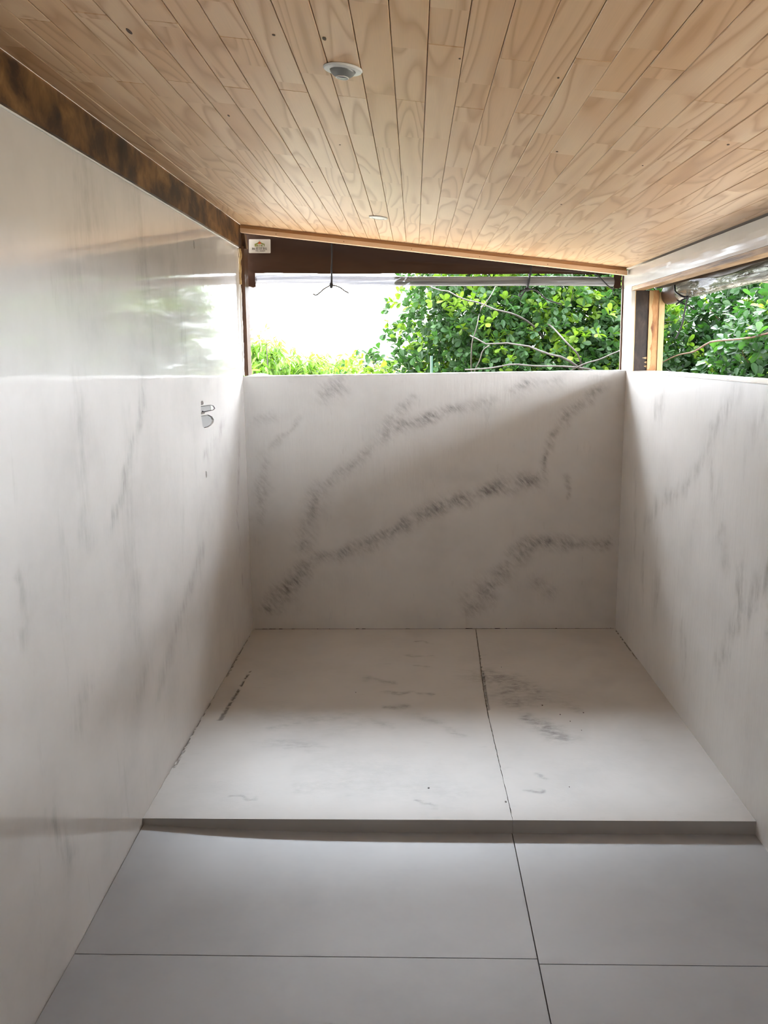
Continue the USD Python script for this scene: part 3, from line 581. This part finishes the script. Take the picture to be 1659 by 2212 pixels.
# cords holding the roll -----------------------------------------------------------------------------------
c1 = thing('tie_cord', label='thin dark cord left of the tarpaulin middle with two fine loose ends', category='cord')
put('cord', tube(spline([(.470, .158, 2.10), (.469, .153, 1.99), (.466, .152, 1.93), (.4655, .155, 1.90), (.464, .158, 1.862)]), np.linspace(.0036, .0052, 24), 8), 'cord_black', c1, smooth=True)
put('cord_loop', tube(spline([(.464, .160, 1.93), (.4635, .16, 1.90), (.463, .165, 1.87), (.462, .19, 1.861)]), 0.004, 6), 'cord_black', c1, smooth=True)
kn = trimesh.creation.icosphere(2, 0.0115); kn.vertices = kn.vertices*[.8, .7, 1.3]*(0.85+0.3*meshkit.noise(kn.vertices*300, 2)[:, None]); kn.apply_translation((.462, .158, 1.853)); put('knot', kn, 'cord_black', c1, smooth=True)
put('loose_end', tube(spline([(.459, .158, 1.856), (.44, .155, 1.845), (.42, .15, 1.833), (.395, .148, 1.812), (.379, .148, 1.803), (.372, .148, 1.806), (.365, .148, 1.811)]), 0.0034, 6), 'wire_grey', c1, smooth=True)
put('loose_end', tube(spline([(.466, .158, 1.853), (.485, .155, 1.851), (.51, .152, 1.841), (.535, .15, 1.823), (.555, .149, 1.812)]), 0.0034, 6), 'wire_grey', c1, smooth=True)
c2 = thing('tie_cord', label='black knotted cord with a long tail right of the tarpaulin middle', category='cord')
put('cord', tube(spline([(1.525, .158, 2.0), (1.521, .153, 1.93), (1.513, .152, 1.875), (1.507, .157, 1.84), (1.503, .16, 1.822)]), np.linspace(.0034, .0056, 24), 8), 'cord_black', c2, smooth=True)
put('cord_loop', tube(spline([(1.514, .162, 1.90), (1.510, .160, 1.87), (1.503, .165, 1.83), (1.502, .19, 1.818)]), 0.0052, 6), 'cord_black', c2, smooth=True)
kn = trimesh.creation.icosphere(2, 0.0115); kn.vertices = kn.vertices*[1.4, .8, .9]*(0.85+0.3*meshkit.noise(kn.vertices*300, 3)[:, None]); kn.apply_translation((1.502, .16, 1.818)); put('knot', kn, 'cord_black', c2, smooth=True)
put('bow_loop', tube(spline([(1.497, .16, 1.819), (1.478, .15, 1.812), (1.461, .145, 1.795), (1.459, .145, 1.783), (1.468, .147, 1.783), (1.485, .155, 1.803), (1.498, .16, 1.816)], 30), 0.0036, 7), 'cord_black', c2, smooth=True)
put('loose_end', tube(spline([(1.508, .16, 1.818), (1.535, .15, 1.816), (1.565, .14, 1.795), (1.60, .135, 1.765), (1.64, .132, 1.748), (1.682, .13, 1.737)], 30), 0.0036, 7), 'cord_black', c2, smooth=True)
put('tie_cord', tube(spline([(1.86, .172, 1.893), (1.872, .160, 1.885), (1.905, .155, 1.850), (1.938, .158, 1.822), (1.950, .165, 1.818), (1.962, .18, 1.819)], 30), 0.0036, 7), 'cord_black', smooth=True, label='short black cord slanting across the right end of the rolled clear sheet', category='cord')

# plate with a telephone number on the tarpaulin --------------------------------------------------------------
SY = 0.158
sg = thing('sign_plate', label='small white plate with roof emblem and telephone number on the tarpaulin', category='sign')
def flat(poly, y0, y1): return prism(poly, 'y', y0, y1)
c = [(.0295, 2.0985), (.1445, 2.0965), (.1425, 2.0255), (.0270, 2.0275)]
put('plate', flat(Polygon(c[::-1]).buffer(-.004).buffer(.004), SY, SY+.003), 'sign_white', sg)
def words(t, cx, z, h, mat, name, bold=False, w=None):
    m = meshkit.text_mesh(t, h, 0.0006, bold)
    m.vertices[:, :2] -= [m.bounds[:, 0].mean(), 0]
    if w: m.vertices[:, 0] *= w/np.ptp(m.bounds[:, 0])
    v = m.vertices.copy()
    m.vertices = np.c_[cx+v[:, 0], SY-0.0002-v[:, 2], z+v[:, 1]-0.016*v[:, 0]]
    put(name, m, mat, sg)
words('84 33 33 301', .0845, 2.0440, .0098, 'print_black', 'number', True, .078)
put('print_line', cat([flat([(.063, 2.0392), (.079, 2.0390), (.079, 2.0366), (.063, 2.0368)], SY-.0007, SY), flat([(.085, 2.0389), (.115, 2.0384), (.115, 2.0358), (.085, 2.0363)], SY-.0007, SY)]), 'print_black', sg)
put('print_line', cat([flat([(.072, 2.0338), (.107, 2.0333), (.107, 2.0324), (.072, 2.0329)], SY-.0007, SY), flat([(.081, 2.0925), (.0915, 2.0923), (.0915, 2.0908), (.081, 2.0910)], SY-.0007, SY),
                       flat([(.067, 2.0580), (.086, 2.0578), (.086, 2.0562), (.067, 2.0564)], SY-.0007, SY), flat([(.091, 2.0577), (.108, 2.0575), (.108, 2.0559), (.091, 2.0561)], SY-.0007, SY)]), 'print_grey', sg)
# a low gable: green swept roof wings, red middle, pillars under it
wing = [(.0860, 2.0880), (.0765, 2.0805), (.0685, 2.0762), (.0590, 2.0735), (.0590, 2.0695), (.0690, 2.0705), (.0765, 2.0735), (.0860, 2.0800)]
mir = [(2*.0860-x, z-0.0004) for x, z in wing][::-1]
put('emblem_roof', cat([flat(wing[::-1], SY-.0008, SY), flat(mir[::-1], SY-.0008, SY)]), 'print_green', sg)
bars = [(.0592, .0622), (.0640, .0662), (.0672, .0700), (.0716, .0738), (.0746, .0768), (.0790, .0806), (.0836, .0852), (.0882, .0898), (.0930, .0956), (.0966, .0990), (.1000, .1020), (.1080, .1112)]
put('emblem_lettering', cat([flat([(a, 2.0605), (b, 2.0604), (b, 2.0698), (a, 2.0700)], SY-.0007, SY) for a, b in bars]), 'print_green', sg, kind='stuff')
put('emblem_gable', flat([(.0775, 2.0735), (.0945, 2.0733), (.0930, 2.0785), (.0860, 2.0872), (.0795, 2.0790)], SY-.0010, SY), 'print_red', sg)

# blind outside the right opening -------------------------------------------------------------------------------
br = thing('rolled_blind', label='brown tarpaulin with a glossy rolled clear sheet hanging outside the right-hand opening', category='blind')
ys = np.linspace(-5.2, -0.075, 240); us = np.linspace(0, 1, 12)
Y, U = np.meshgrid(ys, us, indexing='ij')
Zg = 1.793+0.006*np.sin(Y*7)+0.009*np.sin(Y*2.3+1)+0.18*U+0*Y
Xg = 2.122+0.010*np.sin(U*3+Y*1.4)+0.015*(meshkit.fbm(np.c_[Y.ravel()*2.5, U.ravel()*2, U.ravel()*0], 3, 3).reshape(Y.shape)-0.5)
put('fabric', cat([grid(np.stack([Xg, Y, Zg], -1)), grid(np.stack([Xg+0.0015, Y, Zg], -1))]), 'tarp_brown', br, smooth=True)
def roll(y0, y1, n, seed, sq):
    y = np.linspace(y0, y1, n); th = np.linspace(0, 2*np.pi, 29)
    Y, T = np.meshgrid(y, th, indexing='ij')
    nz = meshkit.fbm(np.c_[Y.ravel()*3.0, np.cos(T).ravel()*1.3+4, np.sin(T).ravel()*1.3+4], 4, seed).reshape(Y.shape)-0.5
    pin = 1-0.16*np.exp(-((Y+0.40)/0.09)**2)
    r = (0.047+sq*nz)*pin
    zc2 = 1.782-0.012*np.exp(-((Y+0.1)/0.5)**2)
    return grid(np.stack([2.185+r*np.cos(T)*0.85, Y, zc2+r*np.sin(T)*1.05], -1))
put('clear_roll', roll(-5.2, -0.30, 220, 17, 0.022), 'clear_sheet_side', br, smooth=True)
put('end_hem', roll(-0.315, -0.075, 30, 5, 0.014), 'tarp_brown', br, smooth=True)
c3 = thing('tie_cord', label='black cord around the rolled sheet in the right-hand opening, with crossing loose ends', category='cord')
put('cord', tube(spline([(2.128, -.375, 1.835), (2.124, -.385, 1.80), (2.126, -.395, 1.765), (2.140, -.43, 1.742), (2.165, -.44, 1.733), (2.19, -.44, 1.735)], 30), 0.0048, 7), 'cord_black', c3, smooth=True)
put('knot', (lambda k: (k.apply_translation((2.165, -.45, 1.730)), k)[1])(trimesh.creation.icosphere(2, 0.008)), 'cord_black', c3, smooth=True)
put('loose_end', tube(spline([(2.168, -.46, 1.728), (2.163, -.45, 1.70), (2.162, -.43, 1.66), (2.160, -.42, 1.62), (2.150, -.40, 1.575), (2.14, -.39, 1.545)], 26), 0.0042, 6), 'cord_black', c3, smooth=True)
put('loose_end', tube(spline([(2.163, -.44, 1.728), (2.145, -.43, 1.716), (2.125, -.42, 1.700)], 14), 0.0044, 6), 'cord_black', c3, smooth=True)
put('loose_end', tube(spline([(2.126, -.43, 1.722), (2.15, -.44, 1.705), (2.18, -.45, 1.690), (2.20, -.46, 1.676)], 18), 0.0036, 6), 'cord_black', c3, smooth=True)

# ================================================================ outside
xs = np.r_[np.linspace(-60, -6, 10), np.linspace(-5, 8, 24), np.linspace(10, 60, 10)]; ysg = np.r_[np.linspace(-40, -8, 10), np.linspace(-7, 12, 30), np.linspace(15, 420, 30)]
X, Y = np.meshgrid(xs, ysg, indexing='ij')
Z = -0.25-0.04*np.clip(Y-2, 0, 60)-0.10*np.clip(-X-0.5, 0, 20)+0.10*meshkit.fbm(np.c_[X.ravel()*.5, Y.ravel()*.5, X.ravel()*0], 3, 2).reshape(X.shape)-0.1
put('ground', grid(np.stack([X, Y, Z], -1)), 'ground_soil', kind='structure', smooth=True)
def ground_z(x, y): return -0.35-0.04*max(0, min(y-2, 60))-0.10*max(0, min(-x-0.5, 20))
put('terrace', box(-3, 5, -14, FRONT-0.12, -0.3, -0.06), 'terrace', kind='structure')

# leaves: a blade of 12 triangles, folded along its midrib -----------------------------------------
def blade(kind):
    """unit leaf along +x, width along y, up z"""
    if kind == 'obovate': st = [(0, .02), (.18, .10), (.45, .24), (.72, .29), (.9, .2), (1.0, .0)]
    else: st = [(0, .015), (.2, .085), (.4, .115), (.65, .10), (.85, .05), (1.0, .0)]
    mid, L, R = [], [], []
    droop = 0.10 if kind == 'obovate' else 0.22
    for x, w in st:
        z = -droop*x*x
        mid.append((x, 0, z)); L.append((x, w, z+.22*w)); R.append((x, -w, z+.22*w))
    v = np.array(mid[:5]+[mid[5]]+L[1:5]+R[1:5]); f = []
    li = [0, 6, 7, 8, 9, 5]; ri = [0, 10, 11, 12, 13, 5]
    for k in range(5):
        a, b = k, k+1
        for side, flip in ((li, 0), (ri, 1)):
            c, d = side[k], side[k+1]
            for t in ([a, b, d], [a, d, c]):
                if len(set(t)) == 3: f.append(t[::-1] if flip else t)
    return v, np.array(f)
BLADE = {k: blade(k) for k in ('obovate', 'lance')}
def unit(a): return a/(np.linalg.norm(a, axis=-1, keepdims=True)+1e-12)
def sprigs(points, axes, rng, per, length, spread, droop, stem):
    """leaves in loose whorls: base points, directions, upward normals, lengths"""
    n = len(points)
    a = unit(axes)
    s = rng.random((n, per))**0.7
    base = points[:, None]-a[:, None]*stem*s[..., None]
    rnd = unit(rng.normal(size=(n, per, 3)))
    rad = unit(rnd-(rnd*a[:, None]).sum(-1, keepdims=True)*a[:, None])
    d = unit(a[:, None]*(1-spread*(0.4+0.6*s))[..., None]+rad*spread+np.array([0, 0, -droop]))
    nrm = np.cross(d, unit(rng.normal(size=(n, per, 3))*0.5+np.cross(d, np.array([0, 0, 1.0]))))
    nrm *= np.sign(nrm[..., 2:3]+1e-9)
    ln = length*(0.6+0.6*rng.random((n, per)))
    return base.reshape(-1, 3), d.reshape(-1, 3), unit(nrm).reshape(-1, 3), ln.ravel()
def leaf_vertices(B, D, N, L, kind):
    v, f = BLADE[kind]
    Y = np.cross(N, D); N2 = np.cross(D, Y)
    V = B[:, None]+L[:, None, None]*(v[None, :, :1]*D[:, None]+v[None, :, 1:2]*Y[:, None]+v[None, :, 2:3]*N2[:, None])
    return V, f
WINDOWS = [(524, 1344, 612, 815), (1434, 1659, 590, 830)]
def biggest(C, L, n):
    """indices of the n leaves that show largest: in front, inside the openings, one per small cell"""
    u, v, w = px_of(C)
    size = L*F_PX/w
    inside = np.zeros(len(C), bool)
    for a, b, c, d in WINDOWS: inside |= (u > a) & (u < b) & (v > c) & (v < d)
    idx = np.where(inside)[0]
    idx = idx[np.argsort(w[idx])]
    seen, front = set(), []
    for i in idx:
        k = (int(u[i]//9), int(v[i]//9))
        if k not in seen: seen.add(k); front.append(i)
    front = np.array(front, int)
    return front[np.argsort(-size[front])][:n]
def in_blobs(blobs, n, rng, shell=0.5):
    """points in a union of ellipsoids, more of them near the surface, with outward directions"""
    P, A = [], []
    vol = np.array([np.prod(r) for _, r in blobs]); k = (vol/vol.sum()*n).astype(int)
    for (c, r), m in zip(blobs, k):
        d = unit(rng.normal(size=(m, 3))); rr = rng.random(m)**(shell/3+0.12)
        lump = 0.82+0.36*meshkit.noise(d*2.6+np.array(c)*3, 7)
        P.append(np.array(c)+d*np.array(r)*(rr*lump)[:, None]); A.append(unit(d/np.array(r)+np.array([0, 0, 0.35])+0.5*rng.normal(size=(m, 3))))
    return np.vstack(P), np.vstack(A)
def tree(name, label, category, blobs, n, per, length, kind, mats, seed, young=0.2, spread=0.75, droop=0.0, stem=0.05, parts=300, group=None, foot=None, trunk_r=0.05, bark='bark', limbs=(), young_where=None, shell=0.5):
    rng = np.random.default_rng(seed)
    c0 = np.array(blobs[0][0]); foot = np.array(foot if foot is not None else (c0[0], c0[1], ground_z(c0[0], c0[1])))
    t = thing(name, label=label, category=category, group=group, loc=foot)
    # trunk and boughs to the middle of each mass
    top = np.array([c0[0], c0[1], c0[2]-0.2*blobs[0][1][2]])
    put('trunk', tube(spline([foot, foot*.6+top*.4+rng.normal(size=3)*.05, top], 14), np.linspace(trunk_r, trunk_r*.5, 14), 8), bark, t, smooth=True)
    for c, r in blobs[1:]:
        c = np.array(c); mid = (top+c)/2+rng.normal(size=3)*.06; st = foot*.45+top*.55
        put('bough', tube(spline([st, mid, c], 12), np.linspace(trunk_r*.55, trunk_r*.15, 12), 6), bark, t, smooth=True)
    for pts, r0, r1 in limbs:
        put('branch', tube(spline(pts, 18), np.linspace(r0, r1, 18), 6), bark, t, smooth=True)
    P, A = in_blobs(blobs, n, rng, shell)
    yg = rng.random(len(P)) < young
    if young_where is not None: yg |= young_where(P, rng)
    stems = []
    for k, flag in ((0, False), (1, True)):
        sel = yg == flag
        if not sel.any(): continue
        B, D, N, L = sprigs(P[sel], A[sel], rng, per, length, spread, droop, stem)
        V, f = leaf_vertices(B, D, N, L, kind)
        m = int(parts*(0.55 if k == 0 else 0.45)) if yg.any() and not yg.all() else parts
        pick = biggest(V.mean(1), L, m)
        rest = np.ones(len(V), bool); rest[pick] = False
        for i in pick:
            put('leaf', trimesh.Trimesh(V[i], f, process=False), mats[k], t)
        R = V[rest]; nv = R.shape[1]
        F = (f[None]+np.arange(len(R))[:, None, None]*nv).reshape(-1, 3)
        put('foliage', trimesh.Trimesh(R.reshape(-1, 3), F, process=False), mats[k], t, kind='stuff')
    # twigs carrying the sprigs
    q = rng.choice(len(P), min(len(P), 260), replace=False)
    tw = [tube(np.stack([P[i]-A[i]*0.16+rng.normal(size=3)*.02, P[i]-A[i]*0.07, P[i]]), [.0035, .0026, .0014], 4) for i in q]
    put('twigs', cat(tw), bark, t, kind='stuff')
    return t

# large shrub right behind the back wall, reaching round the corner
lim = [([(.98, 2.35, 2.03), (1.08, 2.3, 1.965), (1.17, 2.22, 1.945), (1.27, 2.2, 1.885), (1.40, 2.25, 1.86), (1.50, 2.2, 1.81), (1.67, 2.35, 1.775), (1.95, 2.75, 1.60)], .0045, .009),
       ([(1.52, 2.3, 1.98), (1.46, 2.2, 1.88), (1.40, 2.22, 1.80), (1.375, 2.2, 1.68), (1.34, 2.25, 1.55), (1.345, 2.4, 1.40), (1.40, 2.6, 1.2)], .004, .006),
       ([(1.33, 2.3, 1.62), (1.41, 2.2, 1.575), (1.48, 2.2, 1.54), (1.56, 2.22, 1.565), (1.64, 2.2, 1.55), (1.78, 2.24, 1.53), (1.9, 2.2, 1.475), (2.0, 2.22, 1.455), (2.15, 2.3, 1.375), (2.4, 2.7, 1.15)], .005, .013),
       ([(1.47, 2.2, 1.542), (1.42, 2.22, 1.50), (1.405, 2.25, 1.44), (1.37, 2.4, 1.33), (1.4, 2.7, 1.1)], .005, .006),
       ([(1.95, 2.5, 1.70), (2.0, 2.25, 1.62), (2.05, 2.2, 1.555), (2.13, 2.22, 1.48), (2.18, 2.3, 1.40), (2.25, 2.6, 1.2)], .006, .008), ([(2.50, 2.4, 1.50), (2.40, 2.2, 1.47), (2.3, 2.22, 1.425), (2.2, 2.2, 1.40), (2.1, 2.35, 1.33)], .005, .007),
       ([(1.3, 2.4, 1.36), (1.5, 2.2, 1.375), (1.65, 2.15, 1.40), (1.8, 2.18, 1.385), (2.0, 2.2, 1.38), (2.3, 2.4, 1.34)], .006, .009)]
shrub = tree('broadleaf_shrub', 'large broad-leaved shrub with grey branches seen through the right half of the back opening', 'shrub',
     [((2.05, 3.35, 1.55), (1.05, .95, 1.05)), ((1.45, 3.2, 1.75), (.80, .65, .85)), ((0.64, 3.25, 1.1), (.5, .45, .5)), ((2.75, 3.6, 1.5), (.6, .8, 1.1)), ((1.9, 2.75, .95), (.9, .5, .55))],
     7000, 7, .066, 'obovate', ('leaf_mature', 'leaf_young'), 5, young=.15, limbs=lim, foot=(2.3, 3.2, -0.4), trunk_r=.06,
     young_where=lambda P, r: (meshkit.noise(P*3.2, 3) > 0.66-0.16*np.clip((1.4-P[:, 0])/1.0, 0, 1)) & (r.random(len(P)) < 0.75))
tree('dark_shrub', 'dense dark green shrub growing outside the right-hand opening', 'shrub',
     [((3.75, 1.75, 1.1), (.75, 1.0, .95)), ((4.2, 3.4, 1.5), (.8, 1.2, 1.05)), ((3.2, 4.3, 1.3), (.7, .7, .95)), ((3.7, 2.6, .9), (.55, 1.1, .8)), ((4.0, -.2, 1.05), (.8, 1.2, 1.1))],  # last mass is out of view, added to block light on the left wall
     8500, 7, .082, 'obovate', ('leaf_mature', 'leaf_young'), 6, young=.06, spread=.8, limbs=[([(2.86, 2.55, 1.39), (2.90, 2.2, 1.455), (2.91, 1.9, 1.475), (2.95, 1.6, 1.545), (3.1, 1.4, 1.56), (3.3, 1.3, 1.62)], .004, .009), ([(3.36, 1.25, 1.75), (3.33, 1.22, 1.5), (3.36, 1.25, 1.2)], .022, .026)], foot=(3.6, 1.6, -.4), trunk_r=.07, bark='bark_red')
st = put('garden_stake', tube([(1.03, 2.05, -.45), (1.032, 2.05, .6), (1.03, 2.05, 1.47)], .011, 8), 'stake_green', smooth=True, label='slim dark green stake standing in front of the broad-leaved shrub', category='stake')
# the bright slope to the left: young peach-leaved trees, a pale bush, more crowns behind
tree('peach_tree', 'bright green drooping-leaved tree at the left of the back opening', 'tree', [((-1.05, 7.2, 1.05), (.62, .6, .78)), ((-.55, 7.3, .95), (.45, .5, .66)), ((-1.5, 7.5, 1.1), (.5, .5, .7))],
     900, 9, .125, 'lance', ('leaf_peach', 'leaf_young'), 8, young=.3, spread=.55, droop=.9, stem=.22, foot=(-1.0, 7.2, -.7), trunk_r=.03, limbs=[([(-.97, 7.0, .9), (-.98, 6.95, 1.3), (-.99, 6.95, 1.66)], .010, .006)])
tree('peach_tree', 'smaller drooping-leaved tree between the left tree and the pale bush', 'tree', [((-.28, 8.2, .92), (.5, .45, .62)), ((-.02, 8.6, .75), (.4, .4, .5))],
     500, 9, .12, 'lance', ('leaf_peach', 'leaf_young'), 9, young=.2, spread=.55, droop=.9, stem=.2, foot=(-.3, 8.2, -.7), trunk_r=.025, parts=120)
tree('pale_bush', 'pale yellow-green bush low in the middle of the back opening', 'bush', [((.15, 10.6, .75), (.8, .6, .62)), ((.85, 10.4, .7), (.65, .6, .55))], 900, 8, .085, 'lance', ('leaf_pale', 'leaf_young'), 10, young=.35, spread=.8, foot=(.2, 10.6, -.75), trunk_r=.03, parts=150)
tree('hedge_tree', 'soft green tree crown filling the far left edge of the back opening', 'tree', [((-2.0, 11.0, 1.1), (1.0, .8, .9)), ((-.7, 11.5, .8), (1.0, .8, .75)), ((.6, 12.5, .7), (1.1, .8, .7)), ((1.9, 12, .9), (1.2, .8, .8))], 1800, 8, .11, 'lance', ('leaf_peach', 'leaf_pale'), 12, young=.4, spread=.8, foot=(-1.8, 11, -1.0), trunk_r=.05, parts=60)
# wooded hill on the horizon
hx = np.linspace(-110, 120, 150); hy = np.linspace(280, 360, 24)
X, Y = np.meshgrid(hx, hy, indexing='ij')
Z = -4+8.6*np.exp(-((X+4)/34)**2)*np.sin((Y-280)/80*np.pi)**.6+5.0*np.exp(-((X+60)/30)**2)*np.sin((Y-280)/80*np.pi)**.6+1.6*(meshkit.fbm(np.c_[X.ravel()*.35, Y.ravel()*.3, X.ravel()*0], 4, 3).reshape(X.shape)-.5)
put('wooded_hill', grid(np.stack([X, Y, Z], -1)), 'hill_green', kind='structure')
